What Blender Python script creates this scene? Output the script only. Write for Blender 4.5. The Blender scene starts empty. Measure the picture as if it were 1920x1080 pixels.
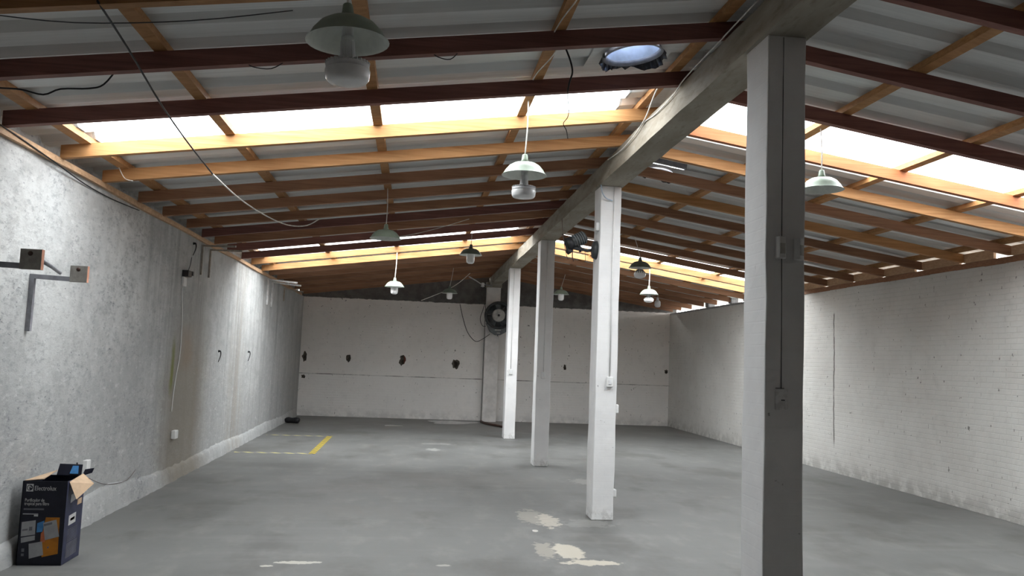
import bpy, bmesh, math, random
from mathutils import Vector, Matrix, noise as mnoise
random.seed(7)
sc = bpy.context.scene
COL = sc.collection

# ------------------------------------------------------------------ camera
cam_d = bpy.data.cameras.new('camera'); cam = bpy.data.objects.new('camera', cam_d); COL.objects.link(cam)
F, YAW, PITCH, ROLL, EYE = 1505.5, .1185, .0882, .0385, 1.55
fw = Vector((math.sin(YAW)*math.cos(PITCH), math.cos(YAW)*math.cos(PITCH), math.sin(PITCH)))
rt = Vector((math.cos(YAW), -math.sin(YAW), 0)); up = rt.cross(fw)
r2 = rt*math.cos(ROLL) + up*math.sin(ROLL); u2 = -rt*math.sin(ROLL) + up*math.cos(ROLL)
cam.matrix_world = Matrix(((r2.x, u2.x, -fw.x, 0), (r2.y, u2.y, -fw.y, 0), (r2.z, u2.z, -fw.z, EYE), (0, 0, 0, 1)))
cam_d.sensor_width = 36; cam_d.lens = F/1920*36; cam_d.clip_start = .05; cam_d.clip_end = 200
sc.camera = cam

# ------------------------------------------------------------------ world: even overcast sky
SKY = 8.0
w = bpy.data.worlds.new('overcast_sky'); sc.world = w; w.use_nodes = True
nt = w.node_tree; bg = nt.nodes['Background']
tc = nt.nodes.new('ShaderNodeTexCoord'); sp = nt.nodes.new('ShaderNodeSeparateXYZ'); mr = nt.nodes.new('ShaderNodeMapRange')
mx = nt.nodes.new('ShaderNodeMix'); mx.data_type = 'RGBA'
nt.links.new(tc.outputs['Generated'], sp.inputs[0]); nt.links.new(sp.outputs['Z'], mr.inputs['Value'])
mr.inputs['From Min'].default_value = -.1; mr.inputs['From Max'].default_value = .9
nt.links.new(mr.outputs[0], mx.inputs[0]); mx.inputs[6].default_value = (.78, .785, .79, 1); mx.inputs[7].default_value = (1, 1, .995, 1)
nt.links.new(mx.outputs[2], bg.inputs['Color']); bg.inputs['Strength'].default_value = SKY
vs = sc.view_settings
sc.display_settings.display_device = 'sRGB'
vs.view_transform = 'Standard'; vs.look = 'None'; vs.gamma = 1; vs.use_curve_mapping = False
vs.exposure = 0.95
sc.cycles.diffuse_bounces = 8; sc.cycles.max_bounces = 14; sc.cycles.transparent_max_bounces = 16
sc.cycles.sample_clamp_indirect = 8

# ------------------------------------------------------------------ room dimensions (metres, x right, y into the room)
XL, XR, YB, YF = -2.725, 6.51, 20.03, -3.0
XC, CW, CD = 1.927, .216, .286
COLY = [4.01, 7.91, 11.81, 15.71]
ZB = 3.35                                   # underside of the beam
def zl(x): return 2.92 + .1415*(x+2.65)     # underside of the left rafters
def zr(x): return 2.905 + .147*(6.41-x)     # underside of the right rafters
RH, BH = .10, .045                          # rafter and batten heights

# skylight openings guide the sky light (portals)
def portal(name, p, ex, ey):
    d = bpy.data.lights.new(name, 'AREA'); d.shape = 'RECTANGLE'
    ex = Vector(ex); ey = Vector(ey); d.size = ex.length; d.size_y = ey.length
    o = bpy.data.objects.new(name, d); COL.objects.link(o)
    X = ex.normalized(); Y = ey.normalized(); Z = X.cross(Y)
    if Z.z < 0: X, Z = -X, -Z
    o.matrix_world = Matrix(((X.x, Y.x, Z.x, p[0]), (X.y, Y.y, Z.y, p[1]), (X.z, Y.z, Z.z, p[2]), (0, 0, 0, 1)))
    d.cycles.is_portal = True
SKYL = [(5.64, 6.70), (12.68, 14.25)]  # far openings, left and right, widened out of sight to brighten the back wall
SKYR = [(5.87, 6.98), (13.0, 14.4)]
for a, b in SKYL:
    x0, x1 = -2.5, 1.6; xm = (x0+x1)/2
    portal('skylight_portal', (xm, (a+b)/2, zl(xm)+RH+BH+.06), (x1-x0, 0, zl(x1)-zl(x0)), (0, b-a, 0))
for a, b in SKYR:
    x0, x1 = 2.3, 6.35; xm = (x0+x1)/2
    portal('skylight_portal', (xm, (a+b)/2, zr(xm)+RH+BH+.06), (x1-x0, 0, zr(x1)-zr(x0)), (0, b-a, 0))

# ------------------------------------------------------------------ node helpers
class G:
    def __init__(s, name):
        s.m = bpy.data.materials.new(name); s.m.use_nodes = True; s.t = s.m.node_tree; s.b = s.t.nodes['Principled BSDF']
        c = s.t.nodes.new('ShaderNodeTexCoord'); s.obj = c.outputs['Object']
        q = s.t.nodes.new('ShaderNodeSeparateXYZ'); s.t.links.new(s.obj, q.inputs[0]); s.x, s.y, s.z = q.outputs
    def put(s, sock, v):
        if isinstance(v, bpy.types.NodeSocket): s.t.links.new(v, sock)
        elif isinstance(v, tuple) and len(v) == 3 and sock.type == 'RGBA': sock.default_value = (*v, 1)
        else: sock.default_value = v
    def math(s, op, a, b=0.0, clamp=False):
        n = s.t.nodes.new('ShaderNodeMath'); n.operation = op; n.use_clamp = clamp
        s.put(n.inputs[0], a); s.put(n.inputs[1], b); return n.outputs[0]
    def vec(s, sx=1, sy=1, sz=1, off=None):
        n = s.t.nodes.new('ShaderNodeVectorMath'); n.operation = 'MULTIPLY'; s.put(n.inputs[0], s.obj); n.inputs[1].default_value = (sx, sy, sz)
        v = n.outputs[0]
        if off is not None:
            a = s.t.nodes.new('ShaderNodeVectorMath'); a.operation = 'ADD'; s.put(a.inputs[0], v); s.put(a.inputs[1], off); v = a.outputs[0]
        return v
    def noise(s, v, scale=5, detail=4, rough=.6, dist=0):
        n = s.t.nodes.new('ShaderNodeTexNoise'); s.put(n.inputs['Vector'], v); n.inputs['Scale'].default_value = scale
        n.inputs['Detail'].default_value = detail; n.inputs['Roughness'].default_value = rough; n.inputs['Distortion'].default_value = dist
        return n.outputs['Fac']
    def smooth(s, v, a, b, lo=0.0, hi=1.0):
        n = s.t.nodes.new('ShaderNodeMapRange'); n.interpolation_type = 'SMOOTHSTEP'
        if a > b: a, b, lo, hi = b, a, hi, lo
        s.put(n.inputs['Value'], v); n.inputs['From Min'].default_value = a; n.inputs['From Max'].default_value = b
        n.inputs['To Min'].default_value = lo; n.inputs['To Max'].default_value = hi; return n.outputs[0]
    def mix(s, f, a, b, kind='MIX'):
        n = s.t.nodes.new('ShaderNodeMix'); n.data_type = 'RGBA'; n.blend_type = kind
        s.put(n.inputs[0], f); s.put(n.inputs[6], a); s.put(n.inputs[7], b); return n.outputs[2]
    def near(s, v, c, inner, outer):                     # 1 within inner of c, fading to 0 at outer
        return s.smooth(s.math('ABSOLUTE', s.math('SUBTRACT', v, c)), outer, inner)
    def mul(s, *a):
        r = a[0]
        for k in a[1:]: r = s.math('MULTIPLY', r, k)
        return r
    def spot(s, cx, cy, rx, ry, amp, sc_=6):             # irregular patch on the floor plane
        dx = s.math('DIVIDE', s.math('SUBTRACT', s.x, cx), rx); dy = s.math('DIVIDE', s.math('SUBTRACT', s.y, cy), ry)
        d = s.math('SQRT', s.math('ADD', s.math('MULTIPLY', dx, dx), s.math('MULTIPLY', dy, dy)))
        n = s.noise(s.obj, sc_, 6, .65)
        return s.math('ADD', d, s.math('MULTIPLY', s.math('SUBTRACT', n, .5), amp))
    def bump(s, h, strength=.3, dist=.01):
        n = s.t.nodes.new('ShaderNodeBump'); n.inputs['Strength'].default_value = strength; n.inputs['Distance'].default_value = dist
        s.put(n.inputs['Height'], h); s.t.links.new(n.outputs[0], s.b.inputs['Normal'])
    def done(s, color, rough=.7, metal=0.0, spec=.3):
        s.put(s.b.inputs['Base Color'], color); s.put(s.b.inputs['Roughness'], rough); s.put(s.b.inputs['Metallic'], metal)
        s.b.inputs['Specular IOR Level'].default_value = spec; return s.m
def plain(name, c, rough=.6, metal=0.0, var=.12, scale=14, spec=.3):
    g = G(name); n = g.noise(g.obj, scale, 4)
    d = tuple(max(0, k*(1-var*2)) for k in c); l = tuple(min(1, k*(1+var)) for k in c)
    return g.done(g.mix(g.smooth(n, .3, .7), d, l), rough, metal, spec)

# ------------------------------------------------------------------ materials
def wood(name, dark, light):
    g = G(name)
    oi = g.t.nodes.new('ShaderNodeObjectInfo'); r = oi.outputs['Random']
    off = g.t.nodes.new('ShaderNodeCombineXYZ'); g.put(off.inputs[0], g.math('MULTIPLY', r, 40)); g.put(off.inputs[2], g.math('MULTIPLY', r, 17))
    v = g.vec(.8, 9, 22, off.outputs[0])
    n1 = g.noise(v, 2.2, 5, .6, .6); n2 = g.noise(g.vec(.5, .5, 1.2, off.outputs[0]), 2.5, 3)
    c = g.mix(g.smooth(n1, .25, .75), dark, light)
    c = g.mix(g.smooth(n2, .35, .75, 0, .45), c, tuple(k*.55 for k in dark))
    br = g.math('ADD', g.math('MULTIPLY', r, .4), .8)
    h = g.t.nodes.new('ShaderNodeHueSaturation'); g.put(h.inputs['Color'], c); g.put(h.inputs['Value'], br)
    g.bump(n1, .25, .004)
    return g.done(h.outputs[0], .62, 0, .25)
M_HONEY = wood('honey_pine', (.35, .165, .062), (.52, .28, .12))
M_RED = wood('red_brown_timber', (.20, .085, .07), (.32, .145, .115))
M_BROWN = wood('brown_timber', (.26, .125, .07), (.39, .205, .115))
M_ORANGE = wood('orange_timber', (.36, .12, .045), (.50, .19, .08))
M_PALE = wood('pale_timber', (.42, .26, .15), (.60, .40, .25))

g = G('corrugated_sheet')
n = g.noise(g.vec(.5, 14, 1), 2, 4); n2 = g.noise(g.obj, 1.3, 3)
c = g.mix(g.smooth(n, .3, .7), (.66, .675, .67), (.76, .775, .77)); c = g.mix(g.smooth(n2, .45, .7, 0, .5), c, (.66, .63, .60))
M_SHEET = g.done(c, .5, .1, .4)

g = G('clear_skylight_sheet')            # translucent corrugated panel
tr = g.t.nodes.new('ShaderNodeBsdfTransparent'); tr.inputs[0].default_value = (.92, .94, .95, 1)
tl = g.t.nodes.new('ShaderNodeBsdfTranslucent'); tl.inputs[0].default_value = (.9, .92, .94, 1)
ms = g.t.nodes.new('ShaderNodeMixShader'); ms.inputs[0].default_value = .12
g.t.links.new(tr.outputs[0], ms.inputs[1]); g.t.links.new(tl.outputs[0], ms.inputs[2])
g.t.links.new(ms.outputs[0], g.t.nodes['Material Output'].inputs['Surface']); M_CLEAR = g.m

# left wall: rough lime paint worn to grey cement
g = G('worn_limewash')
big = g.noise(g.vec(1, .6, .8), 1.1, 4); med = g.noise(g.vec(1, 1, 1.3), 5, 5)
c = g.mix(g.smooth(big, .3, .72), (.52, .525, .52), (.66, .665, .655))
c = g.mix(g.smooth(med, .42, .68, 0, .6), c, (.40, .405, .40))
st = g.noise(g.vec(1, 5, .22), 1.6, 5, .6, .3)
near_less = g.smooth(g.y, 7.6, 9.6)
c = g.mix(g.mul(g.smooth(st, .45, .72), g.math('ADD', g.math('MULTIPLY', near_less, .7), .15)), c, (.29, .29, .28))
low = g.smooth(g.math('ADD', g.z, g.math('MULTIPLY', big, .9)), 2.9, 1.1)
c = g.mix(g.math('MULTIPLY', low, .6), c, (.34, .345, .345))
fa = g.noise(g.vec(1, .75, 1.45), 15, 10, .82); cl = g.noise(g.vec(1, 1, 1.2), 1.8, 4)
fa2 = g.math('ADD', fa, g.math('MULTIPLY', g.math('SUBTRACT', cl, .5), .22))
fade = g.smooth(g.y, 12.0, 7.8, .3, 1)
c = g.mix(g.mul(g.smooth(fa2, .49, .63), fade, .62), c, (.27, .275, .285))
fb = g.noise(g.vec(1, .7, 1.5, (3.1, 7.7, 1.9)), 24, 8, .75)
fb2 = g.math('ADD', fb, g.math('MULTIPLY', g.math('SUBTRACT', cl, .5), .25))
c = g.mix(g.mul(g.smooth(fb2, .585, .67), fade, .8), c, (.13, .135, .15))
fw_ = g.noise(g.vec(1, .6, 1.3, (9.1, 1.7, 4.9)), 11, 9, .8)
c = g.mix(g.mul(g.smooth(fw_, .54, .66), .55), c, (.70, .70, .69))
wob = g.math('ADD', g.y, g.math('MULTIPLY', g.math('SUBTRACT', g.noise(g.vec(1, .2, .8), 2, 4), .5), .8))
stain = g.mul(g.near(wob, 10.25, .35, 1.25), g.smooth(g.z, 2.5, 1.4, .3, 1))
c = g.mix(g.math('MULTIPLY', stain, .8), c, (.25, .22, .18))
rust = g.mul(g.near(wob, 10.1, .05, .45), g.near(g.z, 1.55, .1, .35))
c = g.mix(g.math('MULTIPLY', rust, .35), c, (.34, .2, .11))
stain2 = g.mul(g.near(wob, 13.0, .1, .75), g.smooth(g.noise(g.vec(1, 6, .3), 2, 4), .35, .6))
c = g.mix(g.math('MULTIPLY', stain2, .65), c, (.33, .30, .26))
moss = g.mul(g.near(g.math('ADD', g.y, g.math('MULTIPLY', med, .08)), 9.66, .01, .1), g.near(g.z, 1.33, .15, .42))
c = g.mix(g.math('MULTIPLY', moss, .8), c, (.17, .19, .03))
far = g.smooth(g.y, 16.2, 19.5); c = g.mix(g.math('MULTIPLY', far, .35), c, (.36, .35, .33))
joint = g.smooth(g.y, 8.42, 8.5); c = g.mix(g.mul(joint, g.smooth(g.z, 1.2, 1.7), .25), c, (.33, .34, .34))
g.bump(g.math('ADD', med, g.math('MULTIPLY', fa, .8)), .5, .02)
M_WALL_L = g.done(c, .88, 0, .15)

def brickheight(g, axis):
    cb = g.t.nodes.new('ShaderNodeCombineXYZ'); g.put(cb.inputs[0], axis); g.put(cb.inputs[1], g.z)
    b = g.t.nodes.new('ShaderNodeTexBrick'); g.put(b.inputs['Vector'], cb.outputs[0]); b.inputs['Scale'].default_value = 1
    b.inputs['Brick Width'].default_value = .2; b.inputs['Row Height'].default_value = .062; b.inputs['Mortar Size'].default_value = .006; b.inputs['Mortar Smooth'].default_value = .8
    return b.outputs['Fac']
def whitewall(name, axis_name, a, b, dark, crack=None, joint=None, gable=False, holes=False):
    g = G(name); ax = g.x if axis_name == 'x' else g.y
    big = g.noise(g.obj, .9, 4); med = g.noise(g.obj, 6, 5)
    c = g.mix(g.smooth(big, .3, .7), a, b); c = g.mix(g.smooth(med, .5, .78, 0, .35), c, tuple(k*.78 for k in a))
    pk = g.noise(g.vec(1, 1, .8), 19, 2, .5); c = g.mix(g.smooth(pk, .715, .745, 0, .8), c, dark)
    pv = g.noise(g.vec(1, 1, .3, (5.3, 2.2, 8.8)), 26, 2, .5); c = g.mix(g.mul(g.smooth(pv, .71, .75), .6), c, dark)
    c = g.mix(g.mul(g.smooth(g.z, .28, .02), g.smooth(med, .35, .6)), c, tuple(k*.75 for k in a))
    if crack:
        cy, z0, z1 = crack
        cw = g.math('ADD', ax, g.math('MULTIPLY', g.math('SUBTRACT', g.noise(g.vec(1, .1, 1), 3, 5), .5), .07))
        m = g.mul(g.near(cw, cy, .006, .022), g.smooth(g.z, z0, z0+.2), g.smooth(g.z, z1, z1-.05), g.smooth(med, .3, .5, .35, 1))
        c = g.mix(m, c, (.12, .11, .10))
    if joint:
        m = g.mul(g.near(g.z, joint, .005, .016), g.smooth(g.noise(g.vec(1, 1, .01), 1.7, 4), .42, .62, .25, 1))
        c = g.mix(m, c, (.12, .11, .10))
        c = g.mix(g.smooth(g.z, joint+.02, joint-.02, 0, .25), c, (.80, .80, .80))
    h = g.math('ADD', g.math('MULTIPLY', med, .8), g.math('MULTIPLY', brickheight(g, ax), -.5))
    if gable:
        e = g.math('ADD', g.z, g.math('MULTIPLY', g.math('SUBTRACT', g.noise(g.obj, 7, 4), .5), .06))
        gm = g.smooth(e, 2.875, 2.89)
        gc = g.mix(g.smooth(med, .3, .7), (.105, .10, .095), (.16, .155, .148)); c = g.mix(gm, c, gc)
    if holes:
        inside = g.smooth(g.y, YB+.006, YB+.012)
        c = g.mix(inside, c, g.mix(g.smooth(g.noise(g.obj, 9, 3), .45, .6), (.10, .088, .072), (.055, .045, .036)))
        c = g.mix(g.mul(inside, g.near(g.x, -.18, .03, .06)), c, (.17, .055, .04))
    g.bump(h, .45, .012)
    return g.done(c, .85, 0, .18)
M_WALL_R = whitewall('white_brick_paint_right', 'y', (.61, .595, .565), (.69, .68, .65), (.16, .15, .14), crack=(11.87, .34, 2.48))
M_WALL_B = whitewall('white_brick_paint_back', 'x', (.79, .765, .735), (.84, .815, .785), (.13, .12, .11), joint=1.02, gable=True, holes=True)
g = G('column_paint')
n = g.noise(g.obj, 3, 5); n2 = g.noise(g.obj, 16, 4)
c = g.mix(g.smooth(n, .3, .7), (.72, .715, .715), (.80, .795, .79)); c = g.mix(g.smooth(n2, .70, .76, 0, .8), c, (.25, .24, .23))
c = g.mix(g.mul(g.smooth(g.z, .16, .02), g.smooth(n2, .45, .6), .7), c, (.5, .49, .48))
g.bump(g.math('ADD', n2, g.math('MULTIPLY', brickheight(g, g.x), -.25)), .2, .005); M_COLUMN = g.done(c, .75, 0, .2)
M_PILASTER = plain('pilaster_paint', (.70, .68, .66), .85, 0, .08, 5)
g = G('beam_concrete')
n = g.noise(g.vec(1, .5, 2), 3, 5); n2 = g.noise(g.vec(3, 1, 3), 6, 5)
c = g.mix(g.smooth(n, .3, .7), (.25, .22, .175), (.38, .35, .295)); c = g.mix(g.smooth(n2, .5, .75, 0, .6), c, (.16, .135, .10))
g.bump(n2, .4, .01); M_BEAM = g.done(c, .85, 0, .15)

g = G('grey_floor_paint')
big = g.noise(g.vec(.7, .5, 1), .8, 5); med = g.noise(g.vec(1, .55, 1), 3.2, 6, .62)
c = g.mix(g.smooth(big, .3, .7), (.135, .136, .132), (.165, .165, .161)); c = g.mix(g.smooth(med, .48, .75, 0, .7), c, (.215, .212, .2))
dk = g.noise(g.vec(.8, .5, 1, (4.2, 9.1, 0)), 1.3, 5); c = g.mix(g.smooth(dk, .48, .66, 0, .75), c, (.10, .098, .092))
st = g.noise(g.vec(.35, 3, 1), 1.5, 4); c = g.mix(g.smooth(st, .5, .72, 0, .35), c, (.20, .198, .192))
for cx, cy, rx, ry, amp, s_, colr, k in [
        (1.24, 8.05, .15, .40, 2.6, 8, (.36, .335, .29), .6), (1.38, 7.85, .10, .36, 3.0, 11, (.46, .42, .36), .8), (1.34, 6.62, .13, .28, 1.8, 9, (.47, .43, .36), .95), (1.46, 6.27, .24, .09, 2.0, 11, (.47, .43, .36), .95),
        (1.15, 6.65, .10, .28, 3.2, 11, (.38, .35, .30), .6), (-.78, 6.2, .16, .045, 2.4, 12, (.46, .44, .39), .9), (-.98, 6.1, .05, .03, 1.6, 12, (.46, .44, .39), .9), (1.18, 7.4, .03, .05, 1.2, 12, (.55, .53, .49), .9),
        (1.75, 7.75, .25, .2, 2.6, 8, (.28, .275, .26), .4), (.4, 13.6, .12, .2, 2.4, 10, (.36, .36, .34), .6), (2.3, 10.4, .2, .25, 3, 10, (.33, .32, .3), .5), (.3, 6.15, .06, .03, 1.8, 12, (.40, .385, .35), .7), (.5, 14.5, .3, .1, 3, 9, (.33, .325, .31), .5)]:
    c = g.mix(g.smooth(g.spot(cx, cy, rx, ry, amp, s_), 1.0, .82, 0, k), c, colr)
for cx, cy, rx, ry in [(-.55, 9.6, .8, .5), (-.6, 8.2, .9, .35), (.6, 10.4, 1.4, .6)]:
    c = g.mix(g.smooth(g.spot(cx, cy, rx, ry, 1.2, 3), 1.2, .3, 0, .35), c, (.17, .16, .15))
c = g.mix(g.mul(g.smooth(g.y, 16.6, 18.2), g.smooth(big, .25, .5, .6, 1)), c, (.19, .185, .175))
g.bump(med, .15, .006)
M_FLOOR = g.done(c, g.smooth(big, .3, .7, .42, .6), 0, .35)

g = G('hazard_tape'); d = g.math('FRACT', g.math('MULTIPLY', g.math('ADD', g.x, g.y), 6.0)); s_ = g.math('GREATER_THAN', d, .38)
M_TAPE = g.done(g.mix(s_, (.06, .06, .05), (.55, .42, .06)), .5)
g = G('tape_worn'); d = g.math('FRACT', g.math('MULTIPLY', g.math('ADD', g.x, g.y), 5.0)); s_ = g.math('GREATER_THAN', d, .5)
M_TAPE2 = g.done(g.mix(s_, (.2, .2, .2), (.5, .45, .2)), .6)
g = G('puddle_water'); g.b.inputs['Transmission Weight'].default_value = 0; M_WATER = g.done((.25, .24, .23), .06, 0, .9)

M_ENAMEL = plain('green_enamel', (.28, .345, .27), .4, 0, .05)
M_ENAMEL_BACKLIT = plain('backlit_dark_enamel', (.15, .18, .145), .5, 0, .1)  # enamel darkened to paint in the backlit tops of three lamps
M_ENAMEL_IN = plain('shade_inside_white', (.68, .71, .66), .5, 0, .05)
M_WHITE = plain('white_plastic', (.75, .75, .74), .45, 0, .04)
M_BULB = plain('frosted_bulb', (.9, .9, .9), .25, 0, .03, spec=.6)
M_FIN = plain('bulb_heat_sink', (.72, .72, .73), .35, 0, .06)
M_BLACKSLOT = plain('bulb_slot_dark', (.03, .03, .03), .5)
M_CORD = plain('cream_cord', (.72, .69, .64), .6)
M_BLACK = plain('black_rubber', (.018, .018, .02), .5)
M_DKGREY = plain('dark_grey_plastic', (.055, .058, .06), .45)
M_FANGREY = plain('fan_grey_plastic', (.13, .14, .145), .5)
M_FANHUB = plain('fan_hub_cream', (.47, .46, .43), .5)
M_STEEL = plain('grey_painted_steel', (.30, .30, .33), .5, .2)
M_WSTEEL = plain('white_painted_steel', (.72, .72, .72), .5)
M_BSTEEL = plain('beige_painted_steel', (.46, .42, .36), .6)
M_ZINC = plain('zinc_throat', (.62, .70, .84), .3, .35, .15, 5)
M_DOME = None
g = G('ventilator_dome'); tr = g.t.nodes.new('ShaderNodeBsdfTransparent'); tr.inputs[0].default_value = (.75, .85, 1, 1)
tl = g.t.nodes.new('ShaderNodeBsdfTranslucent'); tl.inputs[0].default_value = (.7, .8, 1, 1)
ms = g.t.nodes.new('ShaderNodeMixShader'); ms.inputs[0].default_value = .5
g.t.links.new(tr.outputs[0], ms.inputs[1]); g.t.links.new(tl.outputs[0], ms.inputs[2]); g.t.links.new(ms.outputs[0], g.t.nodes['Material Output'].inputs['Surface']); M_DOME = g.m
M_FOIL = plain('torn_bitumen_foil', (.05, .05, .055), .3, .3, .3, 30, .6)
M_BLOCK = plain('bare_grey_block', (.36, .36, .37), .9, 0, .15, 20)
M_WOODBLK = plain('weathered_board', (.36, .34, .31), .8, 0, .12, 20)
M_RAWEDGE = plain('raw_board_edge', (.55, .27, .18), .8)
M_CARTON = plain('navy_carton', (.010, .011, .022), .45, 0, .15)
M_CARTON_SIDE = plain('navy_carton_side', (.032, .036, .075), .45, 0, .15)
M_KRAFT = plain('kraft_board', (.56, .40, .27), .8, 0, .06)
M_PAPER = plain('printed_pale_grey', (.36, .36, .37), .6, 0, .06)
M_PRINT = plain('white_print', (.55, .55, .55), .6, 0, .04)
M_PRINTDIM = plain('dim_print', (.13, .13, .15), .6)
M_PRINTGREY = plain('grey_print', (.16, .16, .18), .6)
M_ORANGEP = plain('orange_print', (.46, .17, .012), .6, 0, .15, 8)
M_REDP = plain('coral_print', (.55, .16, .07), .6)
M_BLUEP = plain('blue_print', (.06, .22, .48), .6)
M_HOSE = plain('brown_hose', (.07, .035, .025), .5)
M_BLUEPIPE = plain('pale_blue_conduit', (.45, .55, .66), .5)
M_LED = plain('lamp_tube_white', (.6, .6, .6), .4)

# ------------------------------------------------------------------ mesh builder
class MB:
    def __init__(s): s.v = []; s.f = []; s.mi = []; s.sm = []
    def add(s, vs_, fs, mi=0, smooth=False):
        o = len(s.v); s.v += [Vector(p) for p in vs_]; s.f += [tuple(i+o for i in q) for q in fs]; s.mi += [mi]*len(fs); s.sm += [smooth]*len(fs); return s
    def box(s, x0, x1, y0, y1, z0, z1, mi=0):
        return s.add([(x0,y0,z0),(x1,y0,z0),(x1,y1,z0),(x0,y1,z0),(x0,y0,z1),(x1,y0,z1),(x1,y1,z1),(x0,y1,z1)],
                     [(0,3,2,1),(4,5,6,7),(0,1,5,4),(1,2,6,5),(2,3,7,6),(3,0,4,7)], mi)
    def hexa(s, p, mi=0):       # eight corners, same order as box
        return s.add(p, [(0,3,2,1),(4,5,6,7),(0,1,5,4),(1,2,6,5),(2,3,7,6),(3,0,4,7)], mi)
    def bar(s, a, b, wy, h, mi=0):  # sloped timber in the x-z plane, bottom edge a->b, thickness wy in +y, height h in z
        ax, ay, az = a; bx, by, bz = b
        return s.hexa([(ax,ay,az),(bx,by,bz),(bx,by+wy,bz),(ax,ay+wy,az),(ax,ay,az+h),(bx,by,bz+h),(bx,by+wy,bz+h),(ax,ay+wy,az+h)], mi)
    def tube(s, pts, r, n=6, mi=0, caps=True):
        pts = [Vector(p) for p in pts]; rings = []; o = len(s.v); pn = None
        for i, p in enumerate(pts):
            t = (pts[min(i+1, len(pts)-1)] - pts[max(i-1, 0)]).normalized()
            if pn is None:
                pn = t.orthogonal().normalized()
            else:
                pn = (pn - t*pn.dot(t)); pn = pn.normalized() if pn.length > 1e-6 else t.orthogonal().normalized()
            b = t.cross(pn); rr = r[i] if isinstance(r, (list, tuple)) else r
            rings.append([p + (pn*math.cos(2*math.pi*k/n) + b*math.sin(2*math.pi*k/n))*rr for k in range(n)])
        vs_ = [q for ring in rings for q in ring]; fs = []
        for i in range(len(rings)-1):
            for k in range(n): fs.append((i*n+k, i*n+(k+1)%n, (i+1)*n+(k+1)%n, (i+1)*n+k))
        s.add(vs_, fs, mi, n > 4)
        if caps:
            e = len(rings)-1
            s.add(rings[0], [tuple(reversed(range(n)))], mi); s.add(rings[e], [tuple(range(n))], mi)
        return s
    def beam(s, a, b, w_, h, upv=(0, 0, 1), mi=0):  # rectangular bar between two points
        a = Vector(a); b = Vector(b); t = (b-a).normalized(); sx = t.cross(Vector(upv)).normalized()*(w_/2); sz = sx.cross(t).normalized()*(h/2)
        P = []
        for q in (-1, 1):
            for (i, j) in ((0, -1), (1, -1), (1, 1), (0, 1)):
                P.append((a if i == 0 else b) + sx*j + sz*q)
        return s.hexa(P, mi)
    def lathe(s, prof, n=24, c=(0, 0, 0), mi=0, axis='z'):
        vs_ = []; fs = []; m = len(prof)
        for k in range(n):
            a = 2*math.pi*k/n
            for r, z in prof:
                p = (r*math.cos(a), r*math.sin(a), z)
                if axis == 'y': p = (p[0], p[2], p[1])
                if axis == 'x': p = (p[2], p[0], p[1])
                vs_.append((p[0]+c[0], p[1]+c[1], p[2]+c[2]))
        for k in range(n):
            for i in range(m-1): fs.append((k*m+i, ((k+1) % n)*m+i, ((k+1) % n)*m+i+1, k*m+i+1))
        return s.add(vs_, fs, mi, True)
    def poly(s, pts, ext, mi=0):   # extruded polygon
        n = len(pts); ext = Vector(ext); P = [Vector(p) for p in pts]; Q = [p+ext for p in P]
        return s.add(P+Q, [tuple(range(n)), tuple(reversed(range(n, 2*n)))] + [(i, i+n, (i+1) % n+n, (i+1) % n) for i in range(n)], mi)
    def mesh(s, name, mats, off=(0, 0, 0), fix=True):
        me = bpy.data.meshes.new(name); o = Vector(off); me.from_pydata([v-o for v in s.v], [], s.f)
        for m in (mats if isinstance(mats, (list, tuple)) else [mats]): me.materials.append(m)
        me.polygons.foreach_set('material_index', s.mi); me.polygons.foreach_set('use_smooth', s.sm)
        me.update()
        if fix:
            bm = bmesh.new(); bm.from_mesh(me); bmesh.ops.remove_doubles(bm, verts=bm.verts, dist=1e-5); bmesh.ops.recalc_face_normals(bm, faces=bm.faces); bm.to_mesh(me); bm.free()
        return me
def link(name, me, parent=None):
    o = bpy.data.objects.new(name, me); COL.objects.link(o)
    if parent is not None: o.parent = parent
    return o
def part(name, mb, mats, parent, label=None, local=False):
    off = (0, 0, 0) if (local or parent is None) else root_loc(parent)
    o = link(name, mb.mesh(name, mats, off), parent)
    if label: o['label'] = label
    return o
def root_loc(p):
    v = Vector((0, 0, 0))
    while p is not None: v += p.location; p = p.parent
    return v
def thing(name, label, cat, loc=(0, 0, 0), group=None, rot=None):
    o = bpy.data.objects.new(name, None); COL.objects.link(o); o.location = loc; o.empty_display_size = .1
    if rot: o.rotation_euler = rot
    return tag(o, label, cat, group)
def tag(o, label, cat, group=None):
    o['label'] = label; o['category'] = cat
    if group: o['group'] = group
    return o
def single(name, mb, mats, label, cat, loc=(0, 0, 0), group=None):
    o = link(name, mb.mesh(name, mats, loc)); o.location = loc; return tag(o, label, cat, group)
def struct(name, mb, mats, parent=None):
    o = link(name, mb.mesh(name, mats), parent)
    if parent is None: o['kind'] = 'structure'
    return o
def bevel(o, w_=.004, seg=2):
    m = o.modifiers.new('bevel', 'BEVEL'); m.width = w_; m.segments = seg; m.limit_method = 'ANGLE'; return o
def smoothpath(pts, k=4):
    P = [Vector(p) for p in pts]; out = []
    for i in range(len(P)-1):
        a, b, c, d = P[max(i-1, 0)], P[i], P[i+1], P[min(i+2, len(P)-1)]
        for j in range(k):
            t = j/k; out.append(.5*((2*b) + (c-a)*t + (2*a-5*b+4*c-d)*t*t + (3*b-a-3*c+d)*t**3))
    return out+[P[-1]]

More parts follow.
